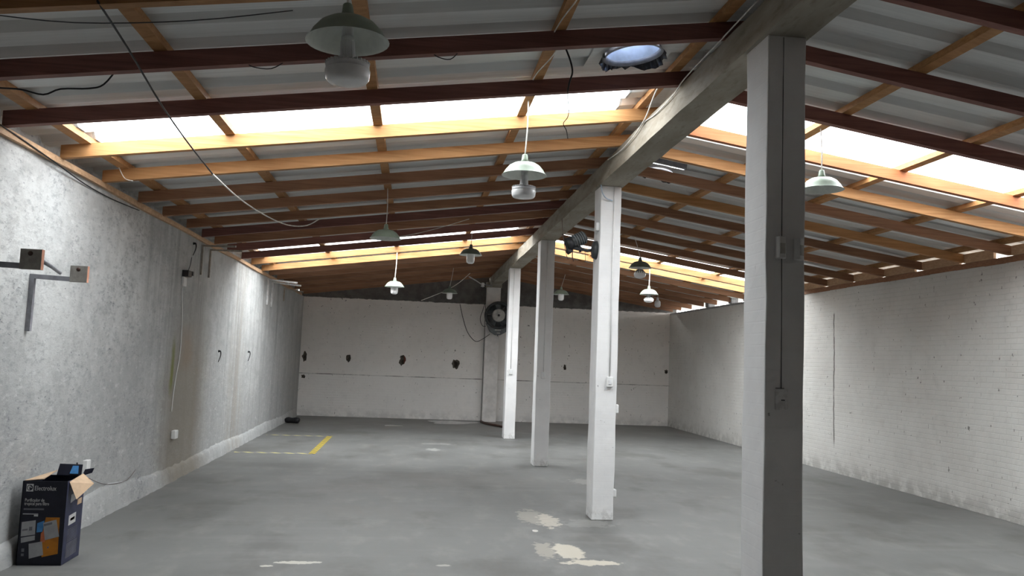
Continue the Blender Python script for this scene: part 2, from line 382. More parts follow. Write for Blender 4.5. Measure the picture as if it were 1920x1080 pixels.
# ================================================================== STRUCTURE
struct('ground', MB().box(-40, 44, -40, 60, -.3, -.14), plain('outside_ground', (.16, .15, .13), .9, 0, .2, 2))
struct('floor', MB().box(XL-.25, XR+.25, YF-.2, YB+.3, -.12, 0), M_FLOOR)
wl = MB().box(XL-.24, XL, YF, YB, 0, 2.885); wl.box(XL-.24, XL-.13, YF, YB, 2.885, 3.24)
struct('wall_left', wl, M_WALL_L)
wr_ = MB().box(XR, XR+.18, YF, YB, 0, 2.835)
wr_.poly([(XR+.001, 8.17, 0), (XR+.001, 8.17, 2.835), (XR-.018, 8.15, 2.835), (XR-.018, 8.15, 0)], (0, YF-8.15, 0))
struct('wall_right', wr_, M_WALL_R)
# back wall up to the roof, chiselled holes cut into it
def ridge_poly(y): return [(XL-.2, y, 0), (XR+.18, y, 0), (XR+.18, y, zr(XR+.1)+.10), (XC, y, zl(XC)+.10), (XL-.2, y, zl(XL-.1)+.10)]
wb = struct('wall_back', MB().poly(ridge_poly(YB), (0, .22, 0)), M_WALL_B)
def blob(c, rx, rz, seed):
    n = 14; rnd = random.Random(seed); P = []
    for k in range(n):
        a = 2*math.pi*k/n; q = rnd.uniform(.62, 1.15); P.append((c[0]+rx*q*math.cos(a), c[1], c[2]+rz*q*math.sin(a)))
    return P
HOLES = [(-2.62, 1.43, .06, .12), (-1.56, 1.42, .06, .11), (-.26, 1.41, .08, .115), (1.05, 1.38, .09, .125), (3.80, 1.39, .04, .085), (6.44, 1.38, .045, .06), (-2.62, .94, .05, .05)]
cut = MB()
for i, (x, z, rx, rz) in enumerate(HOLES):
    cut.poly(blob((x, YB-.05, z), rx*1.1, rz*1.1, i+3), (0, .065, 0))
cutter = link('cutter', cut.mesh('cutter', M_BLOCK))
cut2 = MB()
for i, (x, z, rx, rz) in enumerate(HOLES[:6]):
    cut2.poly(blob((x+.01, YB-.05, z-.02), rx*.6, rz*.62, i+30), (0, .15, 0))
cutter2 = link('cutter2', cut2.mesh('cutter2', M_BLOCK))
for cu in (cutter, cutter2):
    bo = wb.modifiers.new('holes', 'BOOLEAN'); bo.operation = 'DIFFERENCE'; bo.solver = 'EXACT'; bo.object = cu
dg = bpy.context.evaluated_depsgraph_get()
nm = bpy.data.meshes.new_from_object(wb.evaluated_get(dg)); wb.modifiers.clear(); wb.data = nm
nm.materials.clear(); nm.materials.append(M_WALL_B)
bpy.data.objects.remove(cutter); bpy.data.objects.remove(cutter2)
# wall behind the camera
struct('wall_front', MB().poly([(p[0], YF, p[2]) for p in ridge_poly(0)], (0, -.2, 0)), M_WALL_R)

# rough plinth along the foot of the left wall
pl = MB(); rnd = random.Random(2); ys = [YF+.1*k for k in range(int((19.9-YF)/.1)+1)]
rows = []
for y in ys:
    a = rnd.uniform(-.012, .012); h = .15+.085*math.exp(-((y-7.7)/.8)**2)+.012*math.sin(y*1.7)+rnd.uniform(-.012, .012)
    rows.append([(XL-.02, y, h+.03), (XL+.004, y, h+.02), (XL+.03+a, y, h-.012), (XL+.042+a*.7, y, .05), (XL+.055+a, y, -.01)])
vsx = [p for r in rows for p in r]; m = 5
pl.add(vsx, [(i*m+j, i*m+j+1, (i+1)*m+j+1, (i+1)*m+j) for i in range(len(rows)-1) for j in range(m-1)], 0, True)
struct('baseboard_left', pl, M_WALL_L)

# ------------------------------------------------------------------ roof: rafters, battens, corrugated sheets
roof = bpy.data.objects.new('ceiling', None); COL.objects.link(roof); roof['kind'] = 'structure'
LY = [-2.6, -1.8, -1.0, -.2, .55, 1.35, 2.12, 2.9, 3.72, 4.55, 5.42, 6.28, 7.1, 7.95, 8.75, 9.6, 10.27, 10.94, 11.65, 12.6, 13.42, 14.35, 15.1, 15.9, 16.65, 17.45, 18.25, 19.0, 19.7]
LM = {3.72: M_HONEY, 6.28: M_HONEY, 7.1: M_HONEY, 7.95: M_BROWN, 8.75: M_BROWN, 9.6: M_BROWN, 10.27: M_RED, 10.94: M_BROWN, 11.65: M_RED, 12.6: M_RED, 13.42: M_HONEY, 14.35: M_HONEY}
RY = [-2.5, -1.7, -.9, -.1, .7, 1.45, 2.2, 2.95, 3.76, 4.67, 5.57, 6.49, 7.26, 8.03, 8.80, 9.6, 10.44, 11.22, 12.0, 12.8, 13.6, 14.35, 15.15, 15.95, 16.7, 17.5, 18.3, 19.05, 19.7]
RM = {6.49: M_ORANGE, 7.26: M_HONEY, 13.6: M_HONEY, 14.35: M_HONEY, 8.8: M_HONEY, 8.03: M_BROWN}
rnd = random.Random(5)
for y in LY:
    j = rnd.uniform(-.008, .008)
    m_ = LM.get(y, M_RED if y < 6 else M_BROWN)
    part('rafter', MB().bar((-2.69+rnd.uniform(-.012, .012), y, zl(-2.69)+j), (XC-.003, y, zl(XC-.003)+j*.2), .055, RH), m_, roof)
for y in RY:
    j = rnd.uniform(-.006, .006)
    m_ = RM.get(y, M_RED if y < 6 else M_BROWN)
    part('rafter', MB().bar((XC+.003, y, zr(XC+.003)+j*.2), (6.474, y, zr(6.474)+j), .055, RH), m_, roof)
for x in (-2.52, -1.48, -.365, .77, 1.76):
    z = zl(x)+RH; s_ = .1415
    part('batten', MB().hexa([(x-.036, YF, z-.036*s_), (x+.036, YF, z+.036*s_), (x+.036, YB, z+.036*s_), (x-.036, YB, z-.036*s_),
                              (x-.036, YF, z+BH-.036*s_), (x+.036, YF, z+BH+.036*s_), (x+.036, YB, z+BH+.036*s_), (x-.036, YB, z+BH-.036*s_)]), M_HONEY, roof)
for x in (2.08, 3.15, 4.20, 5.28, 6.34):
    z = zr(x)+RH; s_ = -.147
    part('batten', MB().hexa([(x-.036, YF, z-.036*s_), (x+.036, YF, z+.036*s_), (x+.036, YB, z+.036*s_), (x-.036, YB, z-.036*s_),
                              (x-.036, YF, z+BH-.036*s_), (x+.036, YF, z+BH+.036*s_), (x+.036, YB, z+BH+.036*s_), (x-.036, YB, z+BH-.036*s_)]), M_HONEY, roof)
# trapezoidal sheet profile along y
PITCH_ = .333; RIB = .046
def profile(y0, y1, ph):
    ys = [y0, y1]
    k = math.floor((y0-ph)/PITCH_)
    while ph+k*PITCH_ < y1:
        b = ph+k*PITCH_
        for d in (0, .14, .18, .288): ys.append(b+d)
        k += 1
    ys = sorted(q for q in ys if y0-1e-6 <= q <= y1+1e-6)
    out = []
    for q in ys:
        t = (q-ph) % PITCH_
        h = 0 if t <= .14 else ((t-.14)/.04 if t < .18 else (1 if t <= .288 else 1-(t-.288)/.045))
        if out and abs(out[-1][0]-q) < 1e-5: continue
        out.append((q, max(0, min(1, h))*RIB))
    return out
def sheet(name, y0, y1, x0, x1, zf, mat_, ph, jag=0.0, lap=.0, gap=None, dz=0.0):
    pr = profile(y0-lap, y1+lap, ph); n = len(pr); mb = MB()
    xs = [x0, x1] if gap is None else [x0, gap[0], gap[1], x1]
    P = []
    for x in xs:
        for i, (y, h) in enumerate(pr): P.append((x, y, zf(x)+RH+BH+.001+h+dz))
    for a in range(len(xs)-1):
        for i in range(n-1):
            if gap is not None and a == 1 and pr[i][0] > gap[2]-.02 and pr[i+1][0] < gap[3]+.02: continue
            mb.add([P[a*n+i], P[a*n+i+1], P[(a+1)*n+i+1], P[(a+1)*n+i]], [(0, 1, 2, 3)])
    o = part(name, mb, mat_, roof)
    so = o.modifiers.new('thickness', 'SOLIDIFY'); so.thickness = .0012; so.offset = 1
    return o
VENT_R = (2.52, 8.21, .14)
VENT_L = (1.35, 5.06, .19)                 # x, y, radius of the near ventilator
def fill(sky, zf, xa, xb, skyx, wid):
    y = YF; spans = []
    edges = [s for ab in sky for s in ab]
    stops = sorted(edges+[YB])
    for a_, b_ in zip([YF]+stops, stops):
        L = b_-a_; k = 1 if any(abs(a_-s[0]) < 1e-6 for s in sky) else max(1, round(L/wid)); spans += [(a_+L*i/k, a_+L*(i+1)/k) for i in range(k)]
    for a_, b_ in spans:
        if any(abs(a_-s[0]) < 1e-6 for s in sky):
            sheet('skylight_panel', a_, b_, skyx[0], skyx[1], zf, M_CLEAR, YF)
            for (p, q) in ((xa, skyx[0]+.02), (skyx[1]-.02, xb)):
                sheet('roof_sheet', a_, b_, min(p, q), max(p, q), zf, M_SHEET, YF, dz=.002)
        else:
            gap = None
            if zf is zl and a_-.01 < VENT_L[1] < b_+.01: gap = (VENT_L[0]-.2, VENT_L[0]+.2, VENT_L[1]-.22, VENT_L[1]+.22)
            if zf is zr and a_-.01 < VENT_R[1] < b_+.01: gap = (VENT_R[0]+.2, VENT_R[0]-.2, VENT_R[1]-.22, VENT_R[1]+.22)
            sheet('roof_sheet', a_, b_, xa, xb, zf, M_SHEET, YF, gap=gap, lap=.012)
fill(SKYL, zl, -2.86, XC+.02, (-2.49, 1.60), 1.0)
fill(SKYR, zr, XR+.5, XC-.02, (6.35, 2.30), 1.0)
# ridge cap over both slopes
part('ridge_cap', MB().hexa([(XC-.2, YF, zl(XC-.2)+.19), (XC, YF, zl(XC)+.19), (XC, YB, zl(XC)+.19), (XC-.2, YB, zl(XC-.2)+.19), (XC-.2, YF, zl(XC-.2)+.193), (XC, YF, zl(XC)+.193), (XC, YB, zl(XC)+.193), (XC-.2, YB, zl(XC-.2)+.193)])
     .hexa([(XC, YF, zr(XC)+.19), (XC+.2, YF, zr(XC+.2)+.19), (XC+.2, YB, zr(XC+.2)+.19), (XC, YB, zr(XC)+.19), (XC, YF, zr(XC)+.193), (XC+.2, YF, zr(XC+.2)+.193), (XC+.2, YB, zr(XC+.2)+.193), (XC, YB, zr(XC)+.193)]), M_SHEET, roof)
# wall plates
tp = MB(); rnd = random.Random(11)
pts = [YF+.5*k for k in range(int((19.6-YF)/.5)+1)]
for i in range(len(pts)-1):
    a, b = pts[i], pts[i+1]; za, zb_ = 2.872+.006*math.sin(a*2.1), 2.872+.006*math.sin(b*2.1)
    tp.hexa([(XL-.10, a, za), (XL+.035, a, za), (XL+.035, b, zb_), (XL-.10, b, zb_), (XL-.10, a, 2.922), (XL+.035, a, 2.922), (XL+.035, b, 2.922), (XL-.10, b, 2.922)])
struct('trim_1', tp, M_PALE)
tp = MB()
for i in range(len(pts)-1):
    a, b = pts[i], min(pts[i+1], 13.3)
    if a >= 13.3: break
    tp.box(XR-.022, XR+.12, a, b, 2.828+.004*math.sin(a*3), 2.893)
struct('trim_2', tp, M_BROWN)
struct('trim_3', MB().box(XR-.01, XR+.12, 13.3, YB-.02, 2.83, 2.87), M_BLOCK)
# short blocking boards standing on the right wall plate
for i, y in enumerate(RY):
    if 6.3 < y < 13:
        L = (.72, .70, .5, .72, .69, .70)[i % 6]
        part('blocking_board', MB().box(6.462, 6.492, y-L, y-.001, 2.8935, 3.0), M_PALE, roof)
for y, L in ((15.0, .3), (15.9, .16), (17.2, .2)):
    part('grey_block', MB().box(6.47, 6.62, y, y+L, 2.872, 2.99), M_BLOCK, roof)

# ------------------------------------------------------------------ ridge beam and columns
bm_ = MB(); ys = [YF+.24*k for k in range(96)]; ys = [y for y in ys if y < YB]+[YB-.002]; rnd = random.Random(3); rows = []
for y in ys:
    q = lambda a=.004: rnd.uniform(-a, a)
    rows.append([(XC-.128+q(), y, ZB+q()), (XC+.125+q(), y, ZB+q()), (XC+.125+q(), y, zr(XC+.125)-.006), (XC, y, zl(XC)-.006), (XC-.128+q(), y, zl(XC-.128)-.006)])
bm_.add([p for r in rows for p in r], [(i*5+j, i*5+(j+1) % 5, (i+1)*5+(j+1) % 5, (i+1)*5+j) for i in range(len(rows)-1) for j in range(5)]+[(4, 3, 2, 1, 0), tuple((len(rows)-1)*5+j for j in range(5))])
single('ridge_beam', bm_, M_BEAM, 'long rough concrete beam under the roof ridge, resting on the row of columns', 'beam', (XC, 8, ZB))
CL = ['nearest column, dark and shaded on its front, cut off by the bottom of the picture', 'bright white second column with a surface conduit and small boxes on its side',
      'greyish third column standing in the shade between the two brighter columns', 'farthest free-standing white column, lit bright, in front of the back wall fan']
for i, y in enumerate(COLY):
    t = thing('column', CL[i], 'column', (XC, y+CD/2, 0), 'square columns carrying the ridge beam')
    rnd = random.Random(20+i); mb = MB(); nz = 14; rows = []
    for k in range(nz+1):
        z = ZB*k/nz; q = lambda: rnd.uniform(-.0035, .0035)
        rows.append([(XC-CW/2+q(), y+q(), z), (XC+CW/2+q(), y+q(), z), (XC+CW/2+q(), y+CD+q(), z), (XC-CW/2+q(), y+CD+q(), z)])
    mb.add([p for r in rows for p in r], [(k*4+j, k*4+(j+1) % 4, (k+1)*4+(j+1) % 4, (k+1)*4+j) for k in range(nz) for j in range(4)]+[(3, 2, 1, 0), (nz*4, nz*4+1, nz*4+2, nz*4+3)])
    bevel(part('shaft', mb, M_COLUMN, t), .008, 2)
t = thing('column', 'flat grey-white pilaster against the back wall behind the round fan', 'column', (1.93, YB-.13, 0))
part('shaft', MB().box(1.74, 2.08, YB-.25, YB+.01, 0, 3.30), M_PILASTER, t)
part('joint', MB().box(1.728, 1.742, YB-.012, YB, 0, 2.87).box(2.079, 2.09, YB-.02, YB, 0, 2.0), M_FOIL, t)['kind'] = 'stuff'  # dark strips paint in the shadow gaps along the pilaster edges
part('capital', MB().box(1.72, 2.10, YB-.28, YB+.01, 3.30, 3.43), M_BEAM, t)

# conduits with switches on the columns
def column_switch(y, zt, zs, x, label, mat_=M_WHITE, rad=.0075, dark=False):
    t = thing('light_switch', label, 'light switch', (x, y, zs), 'conduits with switches on the columns')
    part('conduit', MB().tube([(x, y-rad*.6, zt), (x, y-rad*.6, (zt+zs)/2), (x, y-rad*.6, zs+.045)], rad, 8), mat_, t)
    bevel(part('switch_box', MB().box(x-.032, x+.032, y-.035, y+.002, zs-.05, zs+.05), M_WHITE, t), .006)
    part('rocker', MB().box(x-.012, x+.012, y-.042, y-.034, zs-.022, zs+.022), M_DKGREY if dark else M_FIN, t)
column_switch(7.91, 3.34, 1.36, 1.958, 'white conduit ending in a switch box on the bright second column')
column_switch(11.81, 3.34, 1.33, 1.922, 'grey-white conduit and switch box on the shaded third column')
column_switch(15.71, 3.34, 1.30, 1.905, 'thin conduit and switch box on the farthest bright column')
t = thing('light_switch', 'thin dark wire chase ending in a flush switch plate on the nearest column', 'light switch', (1.905, 4.01, 1.38))
part('wire', MB().tube([(1.905, 4.008, 3.34), (1.903, 4.008, 2.4), (1.908, 4.008, 1.44)], .0022, 6), M_DKGREY, t)
bevel(part('plate', MB().box(1.875, 1.945, 4.002, 4.012, 1.34, 1.45), M_COLUMN, t), .004)
part('slot', MB().box(1.905, 1.925, 4.0, 4.003, 1.388, 1.394), M_DKGREY, t)
part('slot', MB().box(1.875, 1.92, 4.0, 4.006, 1.451, 1.454), M_DKGREY, t)
def sensor(x, z, rz, label, name, wd=.052):
    t = thing(name, label, 'alarm sensor', (x, 4.01, z))
    P = []
    pr = [(-wd/2, .0), (wd/2, .0), (wd/2, -.022), (wd*.3, -.036), (-wd*.3, -.036), (-wd/2, -.022)]
    bevel(part('housing', MB().poly([(a, b, -.058) for a, b in pr], (0, 0, .115)), M_WHITE, t, local=True), .004)
    part('lens', MB().box(-wd*.28, wd*.28, -.0385, -.03, -.035, .02), M_FANHUB, t, local=True)
    t.rotation_euler = (0, 0, rz)
sensor(1.893, 2.19, 0, 'small rounded white sensor box on the front of the nearest column', 'alarm_sensor')
sensor(1.985, 2.185, .5, 'second sensor box, turned aside, at the right edge of the nearest column', 'alarm_sensor', .045)
def sidebox(x0, x1, y, z, h, label, n='junction_box', extra=None):
    t = thing(n, label, 'junction box', ((x0+x1)/2, y, z))
    bevel(part('housing', MB().box(x0, x1, y-.04, y+.04, z-h/2, z+h/2), M_WHITE, t), .006)
    part('cover', MB().box(min(x0, x1)+.004, max(x0, x1)-.004, y-.0435, y-.038, z-h/2+.01, z+h/2-.01), M_WHITE, t)
sidebox(2.03, 2.068, 7.97, 1.09, .09, 'upper small white box on the right side of the second column')
sidebox(2.03, 2.068, 7.97, .26, .075, 'lower small white box near the foot of the second column')
sidebox(1.785, 1.822, 7.98, 2.93, .085, 'small white box high on the left side of the second column')
single('conduit', MB().tube(smoothpath([(1.81, 7.89, 3.36), (1.825, 7.88, 3.27), (1.865, 7.88, 3.215), (1.91, 7.885, 3.2), (1.935, 7.892, 3.195)]), .006), M_BLUEPIPE, 'pale blue cable looping round the top of the second column', 'cable', (1.87, 7.89, 3.2))

# ================================================================== PENDANT LAMPS
LAMP = {}
def shade_mesh():
    pr = [(.030, .098), (.05, .097), (.085, .089), (.115, .071), (.142, .040), (.158, .012), (.170, 0)]
    return MB().lathe(pr, 32).mesh('shade', M_ENAMEL, fix=True)
def lining_mesh():
    pr = [(.030, .094), (.083, .086), (.113, .068), (.139, .037), (.156, .009), (.170, 0)]
    return MB().lathe(pr, 32).mesh('lining', M_ENAMEL_IN)
def cap_mesh(): return MB().lathe([(0, .16), (.016, .16), (.020, .155), (.025, .12), (.036, .096), (.0, .09)], 20).mesh('cap', M_ENAMEL)
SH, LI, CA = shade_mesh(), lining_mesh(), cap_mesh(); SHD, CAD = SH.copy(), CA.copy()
for q in (SHD, CAD): q.materials[0] = M_ENAMEL_BACKLIT
def bulb_big(t):
    part('socket', MB().lathe([(0, .08), (.024, .08), (.024, .02), (0, .02)], 16), M_FIN, t, local=True)
    b = part('bulb', MB().lathe([(.0, .02), (.026, .02), (.027, -.06), (.034, -.085), (.05, -.09), (.088, -.096), (.09, -.122), (0, -.122)], 28), M_FIN, t, local=True)
    f = MB()
    for k in range(30):
        a = 2*math.pi*k/30; ca, sa = math.cos(a), math.sin(a)
        f.beam((.034*ca, .034*sa, -.082), (.09*ca, .09*sa, -.094), .004, .014)
        f.beam((.026*ca, .026*sa, .0), (.029*ca, .029*sa, -.075), .003, .006, (ca, sa, 0.01))
    part('fins', f, M_FIN, b, local=True)
    part('lens', MB().lathe([(.0905, -.118), (.092, -.125), (.088, -.155), (.078, -.168), (.05, -.173), (0, -.174)], 28), M_BULB, b, local=True)
def bulb_cyl(t, r=.062, h=.13):
    part('socket', MB().lathe([(0, .08), (.022, .08), (.022, .02), (0, .02)], 16), M_FIN, t, local=True)
    b = part('bulb', MB().lathe([(0, .03), (r*.8, .025), (r, 0), (r, -h*.6), (r*.9, -h*.85), (r*.55, -h*.98), (0, -h)], 24), M_BULB, t, local=True)
def bulb_slot(t, r=.09, h=.15):
    part('socket', MB().lathe([(0, .08), (.03, .08), (.034, -.02), (0, -.02)], 16), M_FIN, t, local=True)
    b = part('bulb', MB().lathe([(.0, -.015), (.035, -.02), (r*.92, -h*.45), (r, -h*.62), (r*.92, -h*.85), (r*.5, -h*.98), (0, -h)], 28), M_BULB, t, local=True)
    f = MB()
    for k in range(18):
        a = 2*math.pi*k/18; ca, sa = math.cos(a), math.sin(a)
        f.beam((.045*ca, .045*sa, -.026), (r*.95*ca, r*.95*sa, -h*.5), .011, .006)
    part('slot', f, M_BLACKSLOT, b, local=True)
def lamp(x, y, z, label, bulb, ztop, tilt=None, dark=False, cord_w=.005):
    t = thing('pendant_lamp', label, 'pendant lamp', (x, y, z), 'green enamel pendant lamps under the roof')
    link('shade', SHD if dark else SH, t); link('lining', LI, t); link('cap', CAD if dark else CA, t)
    if bulb: bulb(t)
    else: part('socket', MB().lathe([(0, .08), (.02, .08), (.02, .035), (0, .035)], 16), M_WHITE, t, local=True)
    if tilt: t.rotation_euler = tilt
    bx = min((-2.52, -1.48, -.365, .77, 1.76, 2.08, 3.15, 4.20, 5.28, 6.34), key=lambda q: abs(q-x)); p1 = Vector((bx-x, 0, bt(bx)+.005-z))
    if tilt: p1 = (t.rotation_euler.to_matrix().inverted() @ p1)
    pm = Vector((0, 0, .16)).lerp(p1, .5)+Vector((.006, 0, 0))
    part('cord', MB().tube(smoothpath([(0, 0, .155), pm, p1]), cord_w), M_CORD, t, local=True)
    return t
bt = lambda x: (zl(x) if x < XC else zr(x))+RH
lamp(-.33, 3.26, 2.82, 'largest tilted pendant lamp nearest the camera, with a wide finned white bulb', bulb_big, bt(-.365)+.004, tilt=(.02, -.05, 0))
lamp(.76, 5.88, 2.925, 'pale green pendant lamp with a wide finned bulb, hanging before the bright left skylight', bulb_big, bt(.77))
lamp(3.16, 5.96, 2.985, 'pale green lamp on a white cord just right of the dark nearest column', None, bt(3.15))
lamp(-.36, 8.70, 2.79, 'deep green lamp without a visible bulb, left of centre below the far left skylight', None, bt(-.365))
lamp(.77, 11.81, 3.06, 'darkened backlit lamp with a frosted jar-like bulb, left of the concrete beam', bulb_cyl, bt(.77), dark=True)
lamp(-.38, 13.93, 2.71, 'bright green lamp with short white bulb, low at left before the grey gable', bulb_cyl, bt(-.365), cord_w=.008)
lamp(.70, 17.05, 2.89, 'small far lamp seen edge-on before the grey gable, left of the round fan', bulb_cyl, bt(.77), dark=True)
lamp(3.05, 16.76, 2.955, 'small far lamp right of the third column before the grey gable', bulb_cyl, bt(3.15))
lamp(3.27, 11.52, 2.965, 'darkened backlit lamp with slotted bulb in front of the far right skylight', bulb_slot, bt(3.15), dark=True)
lamp(4.2, 14.17, 2.815, 'bright green lamp with slotted bulb on a white cord, right of the second column', bulb_slot, bt(4.2), cord_w=.008)
lamp(5.28, 10.9, 3.07-.12, 'pale green lamp half hidden behind the right edge of the nearest column', bulb_slot, bt(5.28))
t = thing('bare_bulb', 'bare grey bulb hanging just behind the bright slotted-bulb lamp', 'light bulb', (5.27, 17.1, 2.9))
part('bulb', MB().lathe([(0, .06), (.03, .06), (.062, .03), (.068, -.05), (.05, -.09), (0, -.1)], 20), M_FIN, t, local=True)
part('socket', MB().lathe([(0, .12), (.022, .12), (.028, .06), (0, .06)], 12), M_FIN, t, local=True)
part('cord', MB().tube([(0, 0, .11), (.01, 0, .2), (.01, 0, bt(5.28)-2.9)], .005), M_CORD, t, local=True)

# ================================================================== ROOF VENTILATORS
def ventilator(x, y, r, zf, sl, label, small=False):
    t = thing('roof_ventilator', label, 'roof ventilator', (x, y, zf(x)+RH+BH-.01), 'round roof ventilators')
    t.rotation_euler = (0, -math.atan(sl), 0)
    n = 40; mb = MB()     # square flashing with a round opening
    P = []; Q = []
    for k in range(n):
        a = 2*math.pi*k/n; ca, sa = math.cos(a), math.sin(a); s_ = (r+.095)/max(abs(ca), abs(sa))
        P.append((ca*r, sa*r, 0)); Q.append((ca*s_, sa*s_, 0))
    mb.add(P+Q, [(k, (k+1) % n, n+(k+1) % n, n+k) for k in range(n)])
    part('flashing', mb, M_SHEET, t, local=True)
    part('collar', MB().lathe([(r+.012, -.03), (r-.004, -.032), (r-.012, 0), (r-.01, .03), (r+.012, .03)], 40), M_STEEL, t, local=True)
    if not small:
        part('throat', MB().lathe([(r-.012, .0), (r-.03, .05), (r*.62, .17)], 40), M_ZINC, t, local=True)
        part('rim', MB().lathe([(r*.63, .165), (r*.60, .175), (r*.60, .19), (r*.63, .2)], 40), M_DKGREY, t, local=True)
        part('dome', MB().lathe([(r*.62, .19), (r*.55, .25), (r*.3, .29), (0, .3)], 32), M_DOME, t, local=True)
        rr = random.Random(4); fo = MB(); m = 36; up_, lo_ = [], []
        for k in range(m+1):                                   # hangs round the far half of the rim only
            a = -math.pi*.06+math.pi*1.12*k/m
            d = .034+.02*math.sin(a*3)+rr.uniform(-.01, .014)
            R1 = r+.014+rr.uniform(0, .008); R2 = r+.03+rr.uniform(-.012, .02)
            up_.append((R1*math.cos(a), R1*math.sin(a), -.012)); lo_.append((R2*math.cos(a), R2*math.sin(a), -.02-d))
        fo.add(up_+lo_, [(k, k+1, m+2+k, m+1+k) for k in range(m)], 0, False)
        c_ = .205
        part('curb', MB().box(-c_, -c_+.01, -.27, .27, .003, .075).box(c_-.01, c_, -.27, .27, .003, .075).box(-c_, c_, -.275, -.265, .003, .075).box(-c_, c_, .265, .275, .003, .075), M_STEEL, t, local=True)
        o = part('torn_foil', fo, M_FOIL, t, local=True); s2 = o.modifiers.new('thickness', 'SOLIDIFY'); s2.thickness = .003
        part('bolt', MB().tube([(r*.9, r*.55, -.02), (r*.9+.05, r*.55+.01, -.03)], .008), M_BLACK, t, local=True)
    else:
        part('dome', MB().lathe([(r-.01, .01), (r*.8, .05), (r*.4, .07), (0, .075)], 32), M_DOME, t, local=True)
ventilator(VENT_L[0], VENT_L[1], VENT_L[2], zl, .1415, 'round bluish roof ventilator with torn dark foil round its rim')
ventilator(VENT_R[0], VENT_R[1], VENT_R[2], zr, -.147, 'partly hidden bluish roof ventilator just right of the concrete beam')
rr = random.Random(9); fo = MB(); pts_ = []
for k in range(13):
    u = k/12; pts_.append((1.35+.5*u, 11.45+.04*math.sin(k*2.1), zl(1.35+.5*u)+.105+.03*math.sin(u*math.pi)-.02*math.sin(k*1.7)))
fo.add([Vector(p) for p in pts_]+[Vector(p)+Vector((0, .3, .03)) for p in pts_], [(k, k+1, 14+k, 13+k) for k in range(12)])
o = single('torn_foil', fo, M_FOIL, 'torn dark foil sagging under the roof left of the beam', 'foil', (1.6, 11.5, 3.6)); so = o.modifiers.new('thickness', 'SOLIDIFY'); so.thickness = .004

# ================================================================== FANS
# round misting fan on the pilaster
FX, FY, FZ = 2.02, 19.60, 2.60
t = thing('wall_fan', 'round dark grey fan with pale hub on the pilaster of the back wall', 'fan', (FX, FY, FZ))
R_ = .34
part('shroud', MB().lathe([(R_-.05, -.12), (R_-.02, -.135), (R_, -.12), (R_, .06), (R_-.04, .08), (R_-.07, .06), (R_-.06, -.1), (R_-.05, -.12)], 40, (FX, FY, FZ), axis='y'), M_DKGREY, t)
part('back_plate', MB().lathe([(0, .05), (R_-.05, .05), (R_-.05, .065), (0, .065)], 32, (FX, FY, FZ), axis='y'), M_FANGREY, t)
for k in range(5):
    a = 2*math.pi*k/5+.3; ca, sa = math.cos(a), math.sin(a); ta = Vector((-sa, 0, ca)); ra = Vector((ca, 0, sa)); c0 = Vector((FX, FY, FZ))
    P = [c0+ra*.15-ta*.05+Vector((0, .03, 0)), c0+ra*.15+ta*.05+Vector((0, -.03, 0)), c0+ra*.28+ta*.10+Vector((0, -.04, 0)), c0+ra*.28-ta*.06+Vector((0, .035, 0))]
    part('blade', MB().poly(P, (0, .006, 0)), M_FANGREY, t)
h_ = part('hub', MB().lathe([(0, -.13), (.14, -.125), (.158, -.11), (.16, -.02), (0, -.02)], 36, (FX, FY, FZ), axis='y'), M_FANHUB, t)
part('hub_cap', MB().lathe([(0, -.142), (.025, -.14), (.03, -.128), (0, -.126)], 16, (FX, FY, FZ), axis='y'), M_DKGREY, h_)
for k in range(3):
    a = 2*math.pi*k/3+.95; part('strut', MB().beam((FX+.15*math.cos(a), FY-.07, FZ+.15*math.sin(a)), (FX+.31*math.cos(a), FY-.07, FZ+.31*math.sin(a)), .02, .02, (0, 1, 0)), M_DKGREY, t)
P = [(FX-.30, FY-.10, FZ-.20), (FX-.20, FY-.10, FZ-.40), (FX-.06, FY-.10, FZ-.48), (FX+.06, FY-.10, FZ-.48), (FX+.20, FY-.10, FZ-.40), (FX+.30, FY-.10, FZ-.20), (FX+.2, FY-.1, FZ-.27), (FX, FY-.1, FZ-.335), (FX-.2, FY-.1, FZ-.27)]
tk = bevel(part('water_tray', MB().poly(P, (0, .16, 0)), M_FANGREY, t), .008)
part('label', MB().box(FX-.08, FX+.07, FY-.104, FY-.1, FZ-.375, FZ-.345), M_FANHUB, tk)
part('label', MB().box(FX-.03, FX+.05, FY-.104, FY-.1, FZ-.445, FZ-.42), M_FANHUB, tk)
part('drain', MB().tube([(FX, FY-.03, FZ-.47), (FX, FY-.03, FZ-.51)], .014, 8), M_DKGREY, tk)
part('mount', MB().box(FX-.06, FX+.06, FY+.06, YB-.245, FZ-.06, FZ+.06), M_DKGREY, t)
# stripped fan on the side of the second column
t = thing('wall_fan', 'dark stripped fan motor on a bracket at the left side of the second column', 'fan', (1.82, 8.05, 2.70))
part('wall_mount', MB().lathe([(0, .012), (.10, .012), (.085, -.03), (.04, -.045), (0, -.045)], 24, (1.812, 8.05, 2.70), axis='x'), M_DKGREY, t)
part('arm', MB().tube([(1.78, 8.05, 2.70), (1.72, 8.05, 2.69), (1.66, 8.05, 2.705), (1.63, 8.05, 2.74)], .017, 8), M_DKGREY, t)
A_, B_ = Vector((1.56, 8.05, 2.765)), Vector((1.70, 8.05, 2.835)); D_ = (B_-A_).normalized()
mo = part('motor', MB().tube([A_, A_+D_*.01, B_-D_*.012, B_], [.055, .064, .064, .05], 20), M_DKGREY, t)
for q in (.25, .4, .55, .7, .85):
    c_ = A_.lerp(B_, q); part('fin', MB().tube([c_-D_*.004, c_+D_*.004], .071, 20), M_FANGREY, mo)
hb = part('hub', MB().tube([(1.50, 8.05, 2.735), (1.515, 8.05, 2.742), (1.57, 8.05, 2.77)], [.05, .07, .062], 18), M_BLACK, t)
